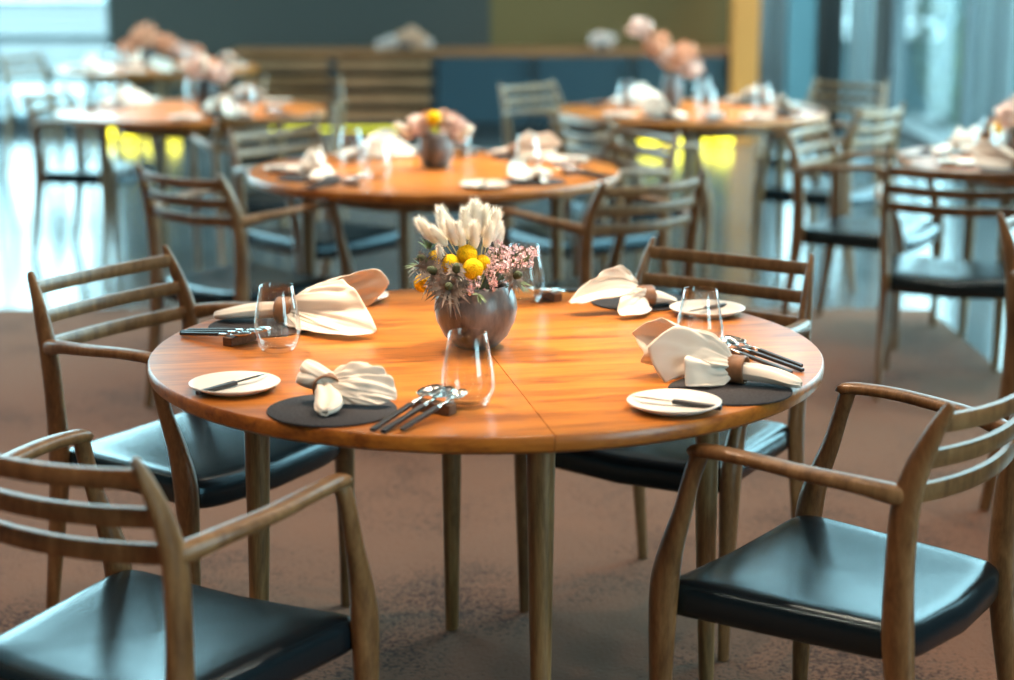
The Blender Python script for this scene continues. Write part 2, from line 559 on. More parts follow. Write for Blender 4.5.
for (x0, x1) in ((-.36, .345), (.395, 1.095), (1.145, SBW / 2 - .045)):
    d = MB().box(((x0 + x1) / 2, -.245, .40), (x1 - x0 - .012, .03, SBH - .20)).build('door', M['navy'], sb, smooth=False, bevel=.003)
    MB().box((x1 - .06, -.268, .55), (.012, .014, .1)).build('handle', M['dark'], d, smooth=False)
MB().box((0, -.2, .055), (SBW - .1, .04, .11)).build('plinth', M['dark'], sb, smooth=False)
MB().box((-SBW / 4 - .1, -.226, .100), (SBW / 2 - .1, .012, .022)).build('light_strip', M['yellow_light'], sb, smooth=False)
tag(sb, 'long low sideboard with wood slats, navy doors and glowing yellow plinth strip', 'sideboard')

lan0 = empty('lantern')
MB().lathe([(.055, .012), (.062, .03), (.062, .12), (.05, .14), (.03, .146)], 16).build('lamp_glass', M['lantern_light'], lan0)
MB().lathe([(.06, 0), (.064, .004), (.06, .013)], 16).build('base', M['dark'], lan0)
lan_px = [(106, 'leftmost small yellow lantern glowing on the floor under the left table'), (130, 'second small yellow lantern from the left under the left table'),
          (153, 'third small yellow lantern from the left under the left table'), (172, 'fourth small yellow lantern from the left under the left table'),
          (650, 'small yellow lantern at the left end of the row below the right back table'), (674, 'second small yellow lantern in the row below the right back table'),
          (698, 'third small yellow lantern in the row below the right back table'), (722, 'rightmost small yellow lantern in the row below the right back table')]
for i, (px, lb) in enumerate(lan_px):
    o = lan0 if i == 0 else copy_tree(lan0)
    yy = 13.55 if px > 300 else 13.9
    o.location = ((px - 507) / F_PX * (yy * cos(PITCH) + 1.4 * sin(PITCH)), yy, 0)
    o.scale = (1.25, 1.25, 1.0) if px > 300 else (1, 1, .8)
    tag(o, lb, 'lantern', 'yellow floor lanterns before the sideboard')

# ------------------------------------------------------------------ round tables
TZ, TR, TT = .72, .625, .030
def half_top(side, gap=.0007):
    n = 64
    prof = [(TR - .010, TZ - TT), (TR - .002, TZ - TT + .006), (TR, TZ - TT * .45), (TR - .001, TZ - .003), (TR - .004, TZ)]
    o = MB()
    vv, ff = [], []
    for r, z in prof:
        for i in range(n + 1):
            a = -PI / 2 + PI * i / n if side > 0 else PI / 2 + PI * i / n
            vv.append((r * cos(a) + side * gap, r * sin(a), z))
    m = n + 1
    for k in range(len(prof) - 1):
        for i in range(n):
            ff.append((k * m + i, k * m + i + 1, (k + 1) * m + i + 1, (k + 1) * m + i))
    ff.append(tuple(reversed(range(m))))
    t0 = (len(prof) - 1) * m
    ff.append(tuple(t0 + i for i in range(m)))
    ff.append(tuple([k * m for k in range(len(prof))] + [k * m + n for k in reversed(range(len(prof)))]))
    o.add(vv, ff)
    return o
def make_table(leg_offs):
    t = empty('round_table')
    for s in (-1, 1):
        half_top(s).build('table_top_half', M['top_wood'], t)
    o = MB()
    o.lathe([(.36, TZ - TT - .065), (.36, TZ - TT), (.335, TZ - TT), (.335, TZ - TT - .065), (.36, TZ - TT - .065)], 48, cap=False)
    o.build('apron', M['leg_wood'], t)
    for (lx, ly) in leg_offs:
        q = Vector((lx, ly, 0))
        MB().tube([q * 1.03 + Vector((0, 0, 0)), q * 1.02 + Vector((0, 0, .01)), q + Vector((0, 0, .35)), q * .99 + Vector((0, 0, TZ - TT))],
                  [.0135, .0145, .0205, .0258], 18, up=(0, 1, 0)).feet().build('leg', M['leg_wood'], t)
    return t
SEAM = math.atan2(.18, .98)            # the seam runs almost towards the camera, a little to the right
ca_, sa_ = cos(SEAM), sin(SEAM)
def unrot(x, y):                       # world offset -> table space
    return (x * ca_ + y * sa_, -x * sa_ + y * ca_)
leg_offs = [unrot(*v) for v in ((.096, -.385), (-.08, .40), (-.430, -.06), (.425, .04))]
table0 = make_table(leg_offs)
tbl = [(T1, SEAM, 'large round wooden table nearest the camera, set with a flower bowl'),
       (T2, .3, 'round wooden table behind the nearest one, in the middle of the picture'),
       (T3, -.2, 'round wooden table at the back right in front of the navy sideboard'),
       (T4, .55, 'round wooden table on the left in front of the window'),
       (T5, .1, 'farthest round wooden table, at the upper left by the dark wall'),
       (T6, .785, 'round wooden table cut off by the right edge of the picture')]
for i, ((x, y), rz, lb) in enumerate(tbl):
    t = table0 if i == 0 else copy_tree(table0)
    t.location = (x, y, .012 if y < far - .3 and x < 1.7 else 0)
    t.rotation_euler.z = rz
    tag(t, lb, 'table', 'round dining tables')
TZ1 = TZ + .012                         # tables on the carpet stand a carpet's thickness higher

# ------------------------------------------------------------------ armchair
def make_chair():
    t = empty('armchair')
    for s in (-1, 1):
        # front leg with its swelling at the seat
        k = spline([(.250, .196, 0, .0125), (.251, .197, .10, .0145), (.253, .197, .24, .0185), (.254, .195, .36, .0225), (.255, .191, .425, .0232),
                    (.258, .176, .49, .0188), (.262, .156, .55, .0150), (.264, .140, .61, .0136), (.262, .129, .645, .0138), (.258, .120, .664, .0120)], 5)
        MB().tube([(s * a[0], a[1], a[2]) for a in k], [(a[3] * .92, a[3] * 1.12) for a in k], 14, up=(0, 1, 0)).feet().build('leg', M['chair_wood'], t)
        # back leg running up into the back post
        k = spline([(.210, -.262, 0, .0125), (.209, -.240, .15, .0155), (.208, -.216, .32, .0200), (.209, -.208, .42, .0215), (.213, -.208, .52, .0195),
                    (.216, -.214, .62, .0190), (.214, -.228, .68, .0165), (.208, -.250, .74, .0120), (.203, -.270, .782, .0075), (.202, -.274, .790, .003)], 5)
        MB().tube([(s * a[0], a[1], a[2]) for a in k], [(a[3] * .80, a[3] * 1.25) for a in k], 14, up=(0, 1, 0)).feet().build('back_leg', M['chair_wood'], t)
        # armrest
        k = spline([(.258, .142, .654, .006, .006), (.259, .139, .658, .013, .010), (.262, .115, .664, .0165, .0110), (.266, .04, .665, .0175, .0110), (.262, -.05, .659, .0185, .0115),
                    (.245, -.14, .651, .0175, .0135), (.226, -.195, .641, .0150, .0165), (.214, -.222, .637, .0110, .0150)], 5)
        MB().tube([(s * a[0], a[1], a[2]) for a in k], [(a[3], a[4]) for a in k], 14, flat=.8).build('armrest', M['chair_wood'], t)
    # three bowed back rails
    for (z, y0, x0, bow, h) in ((.757, -.256, .205, .034, .0150), (.697, -.233, .212, .036, .0150), (.640, -.216, .216, .036, .0155)):
        pts = []
        for i in range(17):
            u = -1 + i / 8
            pts.append((u * x0, y0 - bow * (1 - u * u), z - .006 * (1 - u * u)))
        MB().tube(pts, [(.0085, h)] * 17, 12, flat=.55).build('back_rail', M['chair_wood'], t)
    # upholstered seat: dished across, rounded edges
    wf, wb_, yf, yb, th = .246, .205, .212, -.214, .066
    def outline(a):
        ca, sa = cos(a), sin(a)
        n = .16
        u = math.copysign(abs(ca) ** n, ca)
        v = math.copysign(abs(sa) ** n, sa)
        y = (yf + yb) / 2 + v * (yf - yb) / 2
        w = wb_ + (wf - wb_) * (y - yb) / (yf - yb)
        return u * w, y + (.010 * (1 - u * u) if v > 0 else -.02 * (1 - u * u)) * abs(v)
    rings = [(.0, .0), (.3, .0), (.6, .0), (.8, .0005), (.90, .0025), (.955, .0065), (.985, .013), (1.0, .022), (1.0, .050), (.985, .060), (.955, th), (.6, th), (0.0, th)]
    def fn(i, v):
        r, dz = rings[round(i * (len(rings) - 1))]
        x, y = outline(2 * PI * v)
        x, y = x * r, -.001 + (y + .001) * r
        u = x / .25
        dish = -.017 * (1 - u * u) * (1 if dz < th - .01 else .75)
        frontdip = -.004 * max(0, (y - .12) / .09) ** 2
        return (x, y, .427 - dz + dish + frontdip)
    MB().grid(fn, len(rings), 96, wrap=True).build('seat', M['leather'], t, sharp=False)
    return t
chair0 = make_chair()
def th_of(fx, fy):
    return math.atan2(-fx, fy)
chairs = [
    (-.542, 2.653, -.51, 'walnut armchair in the near left corner with its back to the camera', 1),
    (-.663, 3.746, -2.14, 'walnut armchair left of the nearest table, three pale rails facing the camera', 1),
    (.357, 3.839, 2.54, 'walnut armchair behind the nearest table on its right, seat pushed under the top', 1),
    (.570, 2.935, .92, 'walnut armchair in the near right corner with whole black seat in view', 1),
    (-.828, 5.704, -.73, 'blurred armchair on the near left of the middle table, dark rails, back to camera', 1),
    (-.698, 6.673, -2.35, 'blurred armchair with two pale grey rails on the far left of the middle table', 1),
    (.271, 5.543, .67, 'blurred armchair with three pale rails on the near right of the middle table', 1),
    (.296, 6.682, 2.1, 'blurred armchair on the far right of the middle table with pale seat', 1),
    (.543, 7.594, -1.06, 'dark blurred armchair on the near left of the back right table', 0),
    (.300, 9.15, -2.30, 'small pale-railed armchair in front of the navy sideboard', 0),
    (1.62, 9.25, 2.45, 'blurred armchair on the far right of the back right table near the curtains', 0),
    (1.423, 8.027, .91, 'armchair with bright rails on the near right of the back right table', 0),
    (1.38, 6.80, th_of(.87, -.49), 'armchair with tilted white rails left of the table at the right edge', 1),
    (1.50, 5.90, th_of(.35, .94), 'armchair with pale cyan seat at the near side of the right-hand table', 1),
    (1.60, 4.55, -2.28, 'armchair cut off by the right edge, only post and rail ends showing', 1),
    (-1.98, 8.72, th_of(.97, -.25), 'dark silhouetted armchair left of the left-hand table against the bright floor', 0),
    (-2.93, 11.75, -1.96, 'dark silhouetted armchair left of the farthest table before the window', 0),
    (-1.128, 9.45, 3.0, 'armchair behind the left-hand table before the slatted sideboard', 0),
    (-1.079, 7.80, .3, 'armchair with one brown rail in view on the near right of the left-hand table', 0),
]
for i, (x, y, th, lb, rugz) in enumerate(chairs):
    o = chair0 if i == 0 else copy_tree(chair0)
    o.location = (x, y, .012 if (rugz and y < 6.95) else 0)
    o.rotation_euler.z = th
    tag(o, lb, 'armchair', 'wooden armchairs with black leather seats')

# ------------------------------------------------------------------ tableware prototypes
def plate_mesh():
    return MB().lathe([(.0, .004), (.030, .0035), (.045, .0), (.048, .0), (.058, .0035), (.0765, .0125), (.0775, .0145), (.076, .0155), (.060, .0085), (.050, .0065), (.0, .006)], 48, cap=False).mesh('plate', M['plate'])
def mat_mesh():
    return MB().lathe([(.104, .0), (.1055, .0012), (.1055, .003), (.104, .004)], 56).mesh('felt_placemat', M['felt'])
def tumbler_mesh():
    pr = [(.0, .0), (.024, .0), (.029, .002), (.036, .012), (.0425, .028), (.0440, .042), (.0425, .060), (.0385, .085), (.0340, .108), (.0312, .125), (.0306, .1256), (.0300, .125),
          (.0328, .108), (.0373, .085), (.0413, .060), (.0428, .042), (.0413, .029), (.0345, .0145), (.026, .009), (.0, .0085)]
    return MB().lathe(pr, 40, cap=False).mesh('tumbler', M['glass'])
plate_me, mat_me, tumbler_me = plate_mesh(), mat_mesh(), tumbler_mesh()

def put(me, name, loc, rz, label, cat, group):
    o = bpy.data.objects.new(name, me)
    C.objects.link(o)
    o.location, o.rotation_euler = loc, (0, 0, rz)
    return tag(o, label, cat, group)

def knife_proto():
    t = empty('butter_knife')
    MB().box((-.038, 0, .004), (.082, .0115, .007)).build('handle', M['black'], t, smooth=False, bevel=.0015)
    o = MB()
    o.add([(0, -.004, .003), (.0, .005, .003), (.03, .0065, .003), (.062, .005, .003), (.072, .0, .003), (.05, -.004, .003),
           (0, -.004, .0045), (.0, .005, .0045), (.03, .0065, .0045), (.062, .005, .0045), (.072, .0, .0045), (.05, -.004, .0045)],
          [(5, 4, 3, 2, 1, 0), (6, 7, 8, 9, 10, 11)] + [(i, (i + 1) % 6, 6 + (i + 1) % 6, 6 + i) for i in range(6)])
    o.build('blade', M['steel'], t, smooth=False)
    return t
def spoon_proto(scale=1.0):
    """handle along -x lying on the table, bowl at +x raised on the rest"""
    t = empty('spoon')
    a = math.radians(-7)
    L_ = .122 * scale
    mt = Matrix.Translation((0, 0, .021)) @ Matrix.Rotation(a, 4, 'Y').inverted() if False else Matrix.Translation((0, 0, .0215)) @ Matrix.Rotation(-math.radians(6.6), 4, 'Y')
    h = MB()
    h.box((-.032 - L_ / 2, 0, 0), (L_, .0095, .006), mt)
    h.build('handle', M['black'], t, smooth=False, bevel=.0015)
    o = MB()
    o.tube([(-.034, 0, 0), (-.01, 0, .0), (.006, 0, .001)], [(.0032, .0022), (.0026, .002), (.004, .002)], 8, mtx=mt)
    def fn(u, v):
        g = 2 * PI * v
        r = u
        x = .030 + .028 * scale * r * cos(g)
        w = .019 * scale * (1 - .15 * cos(g))
        y = w * r * sin(g)
        return tuple(mt @ Vector((x, y, -.007 * (1 - r * r) + .002)))
    o.grid(fn, 6, 28, wrap=True)
    b = o.build('bowl', M['steel'], t, sharp=False)
    s = b.modifiers.new('thick', 'SOLIDIFY')
    s.thickness = .0012
    return t
def rest_proto():
    t = empty('cutlery_rest')
    MB().box((0, 0, .0085), (.022, .072, .017)).build('block', M['rest_wood'], t, smooth=False, bevel=.0012)
    for y in (-.0235, 0, .0235):
        MB().box((0, y, .0166), (.0224, .009, .0016)).build('groove', M['dark'], t, smooth=False)
    return t
knife0, spoon0, spoon1, rest0 = knife_proto(), spoon_proto(1.0), spoon_proto(.85), rest_proto()
used = set()
def clone(p):
    if p.name in used:
        return copy_tree(p)
    used.add(p.name)
    return p

# ------------------------------------------------------------------ napkins
def napkin_cloth(profile, fan_ang=0.0, seed=0, ear=(), tail=.10, bulge=.009, fold=.006, fk=19.0, tw=.026):
    """tail along -x, ring around the origin, cloth panels spreading from the ring to the
    corner points of 'profile' (given with the fan leaving along +x), turned by fan_ang"""
    rr = random.Random(seed)
    ph, ph2 = rr.uniform(0, 6), rr.uniform(0, 6)
    o = MB()
    n = len(profile)
    sm = spline([tuple(q) for q in profile], 14)
    end = []
    for k, q in enumerate(sm):
        i, f = min(k // 14, n - 2), (k - 14 * min(k // 14, n - 2)) / 14
        lin = Vector(profile[i]).lerp(Vector(profile[i + 1]), f)
        end.append(lin.lerp(Vector(q), .6))
    sg = 1 if profile[0][1] > 0 else -1
    m = len(end)
    def fn(u, v):
        k = v * (m - 1)
        e = end[min(m - 1, round(k))]
        a = sg * (2.3 - 4.6 * v)
        st = Vector((0, .0135 * sin(a), .024 + .0135 * cos(a)))
        p = st.lerp(e, u)
        w = sin(PI * u)
        out = Vector((0, sin(a), cos(a)))
        p += out * (bulge * w + .0035 * cos(17 * v + ph) * (1 - u) * min(1, u * 6) + .0022 * cos(23 * v + ph2 + 3 * u) * w + fold * cos(fk * v + ph2) * u ** .7)
        cr = noise.noise(Vector((v * 16, u * 1.6, seed * 3.1)))
        cr2 = noise.noise(Vector((v * 34, u * 3.0, seed * 5.7 + 9)))
        p += out * ((.011 * (abs(cr) - .2) + .005 * cr2) * min(1, u * 4))
        p.z = max(p.z, .003 + .002 * (1 + sin(9 * v + ph)) * u)
        return tuple(p)
    o.grid(fn, 26, m, Matrix.Rotation(fan_ang, 4, 'Z'))
    def leaf(Lt, wmax, flat):
        def fn(s, v):
            g = 2 * PI * v
            w = .0125 + (wmax - .0125) * sin(min(1, s * 1.25) * PI / 2) if s < .7 else wmax * math.sqrt(max(0, 1 - ((s - .7) / .31) ** 2))
            h = (.0125 + .004 * sin(PI * s)) * (1 - s * flat)
            groove = 1 - .45 * math.exp(-((g - PI / 2) / .35) ** 2) * (.3 + .7 * s)
            zc = .022 * (1 - s) + (h + .002) * s
            return (-Lt * s, w * cos(g) + .004 * sin(5 * s + ph), max(.0015, zc + h * sin(g) * groove + .0015 * cos(6 * g + ph)))
        return fn
    o.grid(leaf(tail, tw, .55), 20, 36, wrap=True)
    for (ea, eb, el) in ear:
        o.grid(leaf(el, .017, .3), 16, 28, Matrix.Rotation(ea, 4, 'Z') @ Matrix.Translation((0, 0, .006)) @ Matrix.Rotation(eb, 4, 'Y'), wrap=True)
    me = o.mesh('napkin', M['linen'])
    return me
def ring_mesh():
    return MB().lathe([(.0195, -.015), (.0215, -.016), (.0222, -.012), (.0222, .012), (.0215, .016), (.0195, .015), (.0195, -.015)], 32,
                      Matrix.Translation((0, 0, .0225)) @ Matrix.Rotation(PI / 2, 4, 'Y'), cap=False).mesh('napkin_ring', M['ring'])
ring_me = ring_mesh()
def napkin(me, loc, rz, lb, group, ringlb, ringgroup, thick=.0014, sc=1.0):
    o = put(me, 'napkin', loc, rz, lb, 'napkin', group)
    s = o.modifiers.new('thick', 'SOLIDIFY')
    s.thickness = thick
    r = put(ring_me, 'napkin_ring', loc, rz, ringlb, 'napkin ring', ringgroup)
    o.scale = r.scale = (sc, sc, sc)
    return o

# ------------------------------------------------------------------ main table settings
z1 = TZ1
def seat_set(tag_, felt, plate, glass, kn_ang, rest, rest_ang, spoons, kn=True):
    p = at(*felt, z1)
    put(mat_me, 'felt_placemat', p, 0, 'round charcoal felt placemat ' + tag_[0], 'placemat', 'felt placemats on the nearest table')
    p = at(*plate, z1)
    put(plate_me, 'side_plate', p, 0, 'small cream side plate ' + tag_[1], 'plate', 'side plates on the nearest table')
    if kn:
        k = clone(knife0)
        k.location = (p.x, p.y, z1 + .0085)
        k.rotation_euler = (0, math.radians(-3), kn_ang)
        tag(k, 'butter knife on the side plate ' + tag_[1], 'knife', 'butter knives')
    p = at(*glass, z1)
    put(tumbler_me, 'tumbler', p, 0, 'clear stemless glass tumbler ' + tag_[2], 'tumbler', 'glass tumblers on the nearest table')
    p = at(*rest, z1)
    r = clone(rest0)
    r.location, r.rotation_euler = p, (0, 0, rest_ang)
    tag(r, 'dark wooden cutlery rest ' + tag_[3], 'cutlery rest', 'cutlery rests on the nearest table')
    for i, (off, da) in enumerate(spoons):
        s = clone(spoon1 if i == 2 else spoon0)
        d = Vector((0, off, 0))
        d.rotate(Euler((0, 0, rest_ang)))
        s.location = p + d
        s.rotation_euler = (0, 0, rest_ang + da)
        tag(s, ('outer ', 'middle ', 'smaller inner ')[i] + 'black-handled spoon ' + tag_[3], 'spoon', 'spoons on the nearest table')

def pa(a, b, z=z1):                       # world angle of the photo direction a -> b on the table
    d = at(*b, z) - at(*a, z)
    return math.atan2(d.y, d.x)
seat_set(('under the napkin at the near left of the table', 'at the left edge of the nearest table', 'standing alone before the flower bowl', 'beside the near tumbler'),
         (332, 411), (235, 390), (468, 407), pa((215, 393), (265, 382)), (434, 412), pa((375, 432), (432, 408)), ((.024, .03), (0, 0), (-.026, -.02)))
seat_set(('under the white napkin on the right of the table', 'near the right-hand edge of the table front', 'behind the white napkin on the right', 'behind the brown ring on the right'),
         (730, 391), (674, 409), (699, 356), pa((708, 407), (648, 402)), (737, 358), pa((808, 374), (740, 358)), ((.024, .0), (0, .05), (-.024, 0)))
seat_set(('under the folded napkin at the far side', 'at the far right by the dark chair rails', 'half hidden behind the flower bowl', 'at the far rim right of the flower bowl'),
         (640, 302), (707, 314), (524, 303), pa((718, 310), (690, 318)), (548, 299), pa((590, 292), (555, 297)), ((.024, 0), (0, 0)))
seat_set(('under the napkin at the far left', 'behind the napkin at the far left', 'on the left before the long napkin', 'left of the left-hand tumbler'),
         (262, 327), (352, 301), (278, 351), 0, (240, 343), pa((190, 333), (240, 341)), ((.024, .03), (0, 0), (-.026, -.05)), kn=False)

nk = 'napkins on the nearest table'
rk = 'napkin rings on the nearest table'
zf = z1 + .004
PR_NEAR = [(.025, -.026, .002), (.070, -.036, .004), (.105, -.026, .014), (.098, -.008, .036), (.060, .004, .056), (.045, .020, .050), (.075, .035, .034), (.050, .045, .006)]
PR_RIGHT = [(.035, .050, .003), (.062, .066, .003), (.068, .060, .048), (.066, .040, .044), (.098, .060, .005), (.128, .052, .052), (.085, .030, .086), (.045, .012, .086), (.065, -.002, .066),
            (.125, -.004, .090), (.178, -.022, .058), (.152, -.010, .036), (.162, -.030, .016), (.125, -.045, .004), (.100, -.060, .004)]
PR_LEFT = [(.030, -.045, .002), (.085, -.080, .003), (.150, -.088, .004), (.182, -.066, .012), (.140, -.030, .060), (.105, -.008, .074), (.062, .008, .050), (.090, .024, .080), (.140, .034, .090), (.165, .050, .066), (.120, .070, .020), (.060, .060, .004)]
PR_FAR = [(.010, .050, .002), (.050, .085, .004), (.095, .078, .006), (.080, .055, .036), (.045, .040, .040), (.040, .025, .022), (.150, .022, .020), (.168, -.010, .030), (.100, -.020, .072), (.045, -.015, .082), (.010, -.030, .060), (.002, -.040, .030), (.030, -.060, .004)]
napkin(napkin_cloth(PR_NEAR, pa((330, 390), (395, 390)) - pa((324, 425), (327, 388)), seed=3, ear=((-2.25, .62, .066), (-1.95, .35, .056)), tail=.092, tw=.021, fold=.004),
       at(328, 402, zf), pa((323, 425), (329, 392)), 'white napkin pulled through a brown ring at the near left', nk,
       'brown napkin ring around the napkin at the near left', rk, sc=1.1)
napkin(napkin_cloth(PR_RIGHT, .05, seed=8, tail=.104), at(736, 383, zf), pa((800, 389), (737, 383)),
       'tall white napkin fanned open from a brown ring on the right', nk, 'wide brown napkin ring around the tall napkin on the right', rk, sc=1.10)
napkin(napkin_cloth(PR_LEFT, .0, seed=14, tail=.130), at(287, 323, zf), pa((215, 318), (287, 322)),
       'long beige napkin stretched out behind the left-hand tumbler', nk, 'napkin ring behind the left-hand tumbler', rk, sc=1.18)
napkin(napkin_cloth(PR_FAR, .0, seed=21, tail=.070), at(645, 307, zf), pa((690, 303), (640, 307)),
       'beige napkin with looping folds at the far side right of the flower bowl', nk, 'napkin ring hidden in the looping napkin at the far side', rk, sc=1.02)

# ------------------------------------------------------------------ flower bowl of the main table
VP = at(476, 346, z1)
vase_prof = [(.0, .0), (.034, .0), (.040, .003), (.060, .022), (.074, .050), (.0785, .074), (.0745, .098), (.066, .113), (.0625, .119), (.060, .1195), (.058, .116), (.064, .100), (.067, .074), (.058, .040), (.035, .016), (0, .014)]
tag(MB().lathe(vase_prof, 56, cap=False).build('flower_bowl', M['vase'], sharp=False), 'round smoky grey stoneware bowl holding dried flowers on the nearest table', 'bowl').location = VP

def bunny_mesh(seed, L_=.060, R=.0118):
    rr = random.Random(seed)
    o = MB()
    pr = [(.0005, 0), (R * .55, L_ * .06), (R * .9, L_ * .2), (R * .92, L_ * .35), (R * .75, L_ * .55), (R * .48, L_ * .75), (R * .2, L_ * .92), (.0003, L_)]
    o.lathe(pr, 12, cap=False)
    for k in range(900):
        t = rr.random() ** .8
        z = L_ * t
        r = R * max(.05, math.sin(PI * min(1, .16 + t * .84)) ** .9)
        a = rr.uniform(0, 2 * PI)
        b = Vector((r * .8 * cos(a), r * .8 * sin(a), z))
        d = Vector((cos(a) * .55, sin(a) * .55, 1 + rr.uniform(-.2, .3))).normalized() * rr.uniform(.010, .026)
        q = Vector((-sin(a), cos(a), 0)) * .0009
        o.add([b - q, b + q, b + d], [(0, 1, 2)])
    return o.mesh('bunny_tail_head', M['bunny'])
def orient(dirv):
    return Vector(dirv).to_track_quat('Z', 'Y').to_euler()
def stem_to(parent, p0, p1, r, mat):
    """curved stem from the bowl mouth to the head, in world space of an empty at p0"""
    a, b = Vector((0, 0, 0)), Vector(p1) - Vector(p0)
    mid = Vector((b.x * .35, b.y * .35, b.z * .6))
    pts = [a.lerp(mid, t).lerp(mid.lerp(b, t), t) for t in (0, .25, .5, .75, 1)]
    return MB().tube(pts, r, 6, up=(0, 1, 0)).build('stem', mat, parent)
def hm(me, name, parent, loc, rot, sc=1.0):
    o = bpy.data.objects.new(name, me)
    C.objects.link(o)
    o.parent = parent
    o.location, o.rotation_euler, o.scale = loc, rot, (sc, sc, sc)
    return o
def pxpt(px, py, y):
    """point on the vertical plane at depth y seen at the pixel"""
    c, s = cos(PITCH), sin(PITCH)
    dx, dv = (px - 507.0) / F_PX, (340.0 - py) / F_PX
    d = Vector((dx, c + dv * s, -s + dv * c))
    t = y / d.y
    return Vector((d.x * t, y, CAM_H + d.z * t))
mouth = VP + Vector((0, 0, .075))
bmes = [bunny_mesh(k) for k in range(3)]
# (base pixel, tip pixel, depth offset)
bunnies = [((437, 243), (420, 222), .00, 'lowest cream bunny-tail grass head leaning out at the far left'), ((449, 240), (441, 212), .02, None), ((447, 246), (433, 229), -.02, None), ((458, 246), (448, 222), -.03, None),
           ((468, 240), (465, 213), .01, None), ((477, 236), (475, 205), .02, 'tallest cream bunny-tail grass head in the flower bowl'), ((484, 238), (485, 210), .03, None), ((491, 242), (496, 214), .01, None),
           ((463, 249), (458, 226), -.03, None), ((475, 249), (474, 225), -.03, None), ((486, 248), (490, 225), -.02, None), ((497, 248), (499, 226), .03, None), ((443, 262), (439, 247), -.045, 'small cream bunny-tail grass head low above the yellow balls')]
for i, (b, tp, dy, lb) in enumerate(bunnies):
    y = VP.y + dy
    pb, pt = pxpt(*b, y), pxpt(*tp, y)
    t = empty('bunny_tail_grass', mouth)
    d = pt - pb
    hm(bmes[i % 3], 'seed_head', t, pb - mouth, orient(d), d.length / .060)
    stem_to(t, mouth, pb, .0011, M['straw'])
    tag(t, lb or 'cream fluffy bunny-tail grass stem in the upright tuft of the flower bowl', 'dried grass', 'bunny-tail grasses in the flower bowl')
def ball_mesh():
    o = MB()
    n = 260
    rad = .0165
    bm = bmesh.new()
    bmesh.ops.create_icosphere(bm, subdivisions=3, radius=rad)
    o.add([tuple(v.co) for v in bm.verts], [tuple(v.index for v in f.verts) for f in bm.faces])
    bm.free()
    for k in range(n):
        z = 1 - 2 * (k + .5) / n
        q = math.sqrt(1 - z * z)
        a = k * 2.39996
        nrm = Vector((q * cos(a), q * sin(a), z))
        u = nrm.orthogonal().normalized() * .0013
        w = nrm.cross(u)
        p = nrm * rad * .985
        o.add([p + u, p + w, p - u, p - w, p + nrm * .0016], [(0, 1, 4), (1, 2, 4), (2, 3, 4), (3, 0, 4)])
    return o.mesh('yellow_ball', M['yellow'])
ball_me = ball_mesh()
for (px, py, r, dy, lb) in ((467, 255, 10, -.035, 'topmost yellow ball flower at the centre of the flower bowl'), (450, 264, 9.5, -.045, 'yellow ball flower left of centre behind the dark thistle leaves'), (473, 269, 10, -.06, 'lowest central yellow ball flower at the front of the bunch'),
                            (482, 263, 8, -.03, 'yellow ball flower tucked against the pink sprigs'), (423, 283, 9, -.03, 'yellow ball flower hanging out alone on the far left'), (435, 258, 7.5, .0, 'partly hidden yellow ball flower at the upper left')):
    p = pxpt(px, py, VP.y + dy)
    t = empty('billy_button_flower', mouth)
    hm(ball_me, 'flower_head', t, p - mouth, (px, py, 0), r / 1800 * (VP.y * .98 + .15) / .0165)
    stem_to(t, mouth, p, .0012, M['stem'])
    tag(t, lb, 'flower', 'yellow ball flowers in the flower bowl')

def floret(o, p, r, rr, mtx=None):
    e = Euler((rr.uniform(0, 6), rr.uniform(0, 6), rr.uniform(0, 6))).to_matrix()
    for k in range(5):
        a = 2 * PI * k / 5
        b = 2 * PI * (k + .5) / 5
        c = 2 * PI * (k + 1) / 5
        o.add([p, p + e @ Vector((r * .6 * cos(a), r * .6 * sin(a), r * .3)), p + e @ Vector((r * cos(b), r * sin(b), r * .45)), p + e @ Vector((r * .6 * cos(c), r * .6 * sin(c), r * .3))], [(0, 1, 2, 3)])
def sprig(p1, spread, n, label, group, seed, base=mouth, fr=.0036):
    rr = random.Random(seed)
    t = empty('pink_statice_sprig', base)
    b = Vector(p1) - Vector(base)
    stem_to(t, base, p1, .0010, M['stem'])
    fl, tw = MB(), MB()
    for k in range(n):
        q = b + Vector((rr.gauss(0, spread), rr.gauss(0, spread), rr.gauss(0, spread * .8)))
        tw.tube([b * .86, b.lerp(q, .6) + Vector((0, 0, -.002)), q], [.0006, .0005, .0004], 4, cap=False)
        for j in range(4):
            floret(fl, q + Vector((rr.gauss(0, .003), rr.gauss(0, .003), rr.gauss(0, .003))), fr * rr.uniform(.8, 1.25), rr)
    fl.build('florets', M['pink'], t, smooth=False)
    tw.build('twigs', M['stem'], t, smooth=False)
    return tag(t, label, 'flower', group)
gp = 'pink statice sprigs in the flower bowl'
for i, (px, py, dy, lb) in enumerate(((490, 256, .0, None), (500, 252, .01, None), (508, 262, -.01, None), (518, 255, .0, 'pink floret sprig reaching out topmost on the right side'), (498, 268, -.04, None), (487, 275, -.05, None), (508, 274, -.03, None),
                                      (520, 266, -.02, None), (532, 254, .0, 'pink floret sprig sticking out farthest to the right'), (474, 283, -.065, 'pink floret sprig at the front over the bowl rim beside the thistle'), (466, 291, -.075, 'lowest small pink floret sprig hanging over the bowl rim'), (493, 285, -.06, None))):
    sprig(pxpt(px, py, VP.y + dy), .0105 if i < 8 else .007, 15 if i < 8 else 9, lb or 'pink floret sprig in the dense pink cluster on the right of the bowl', gp, 100 + i)

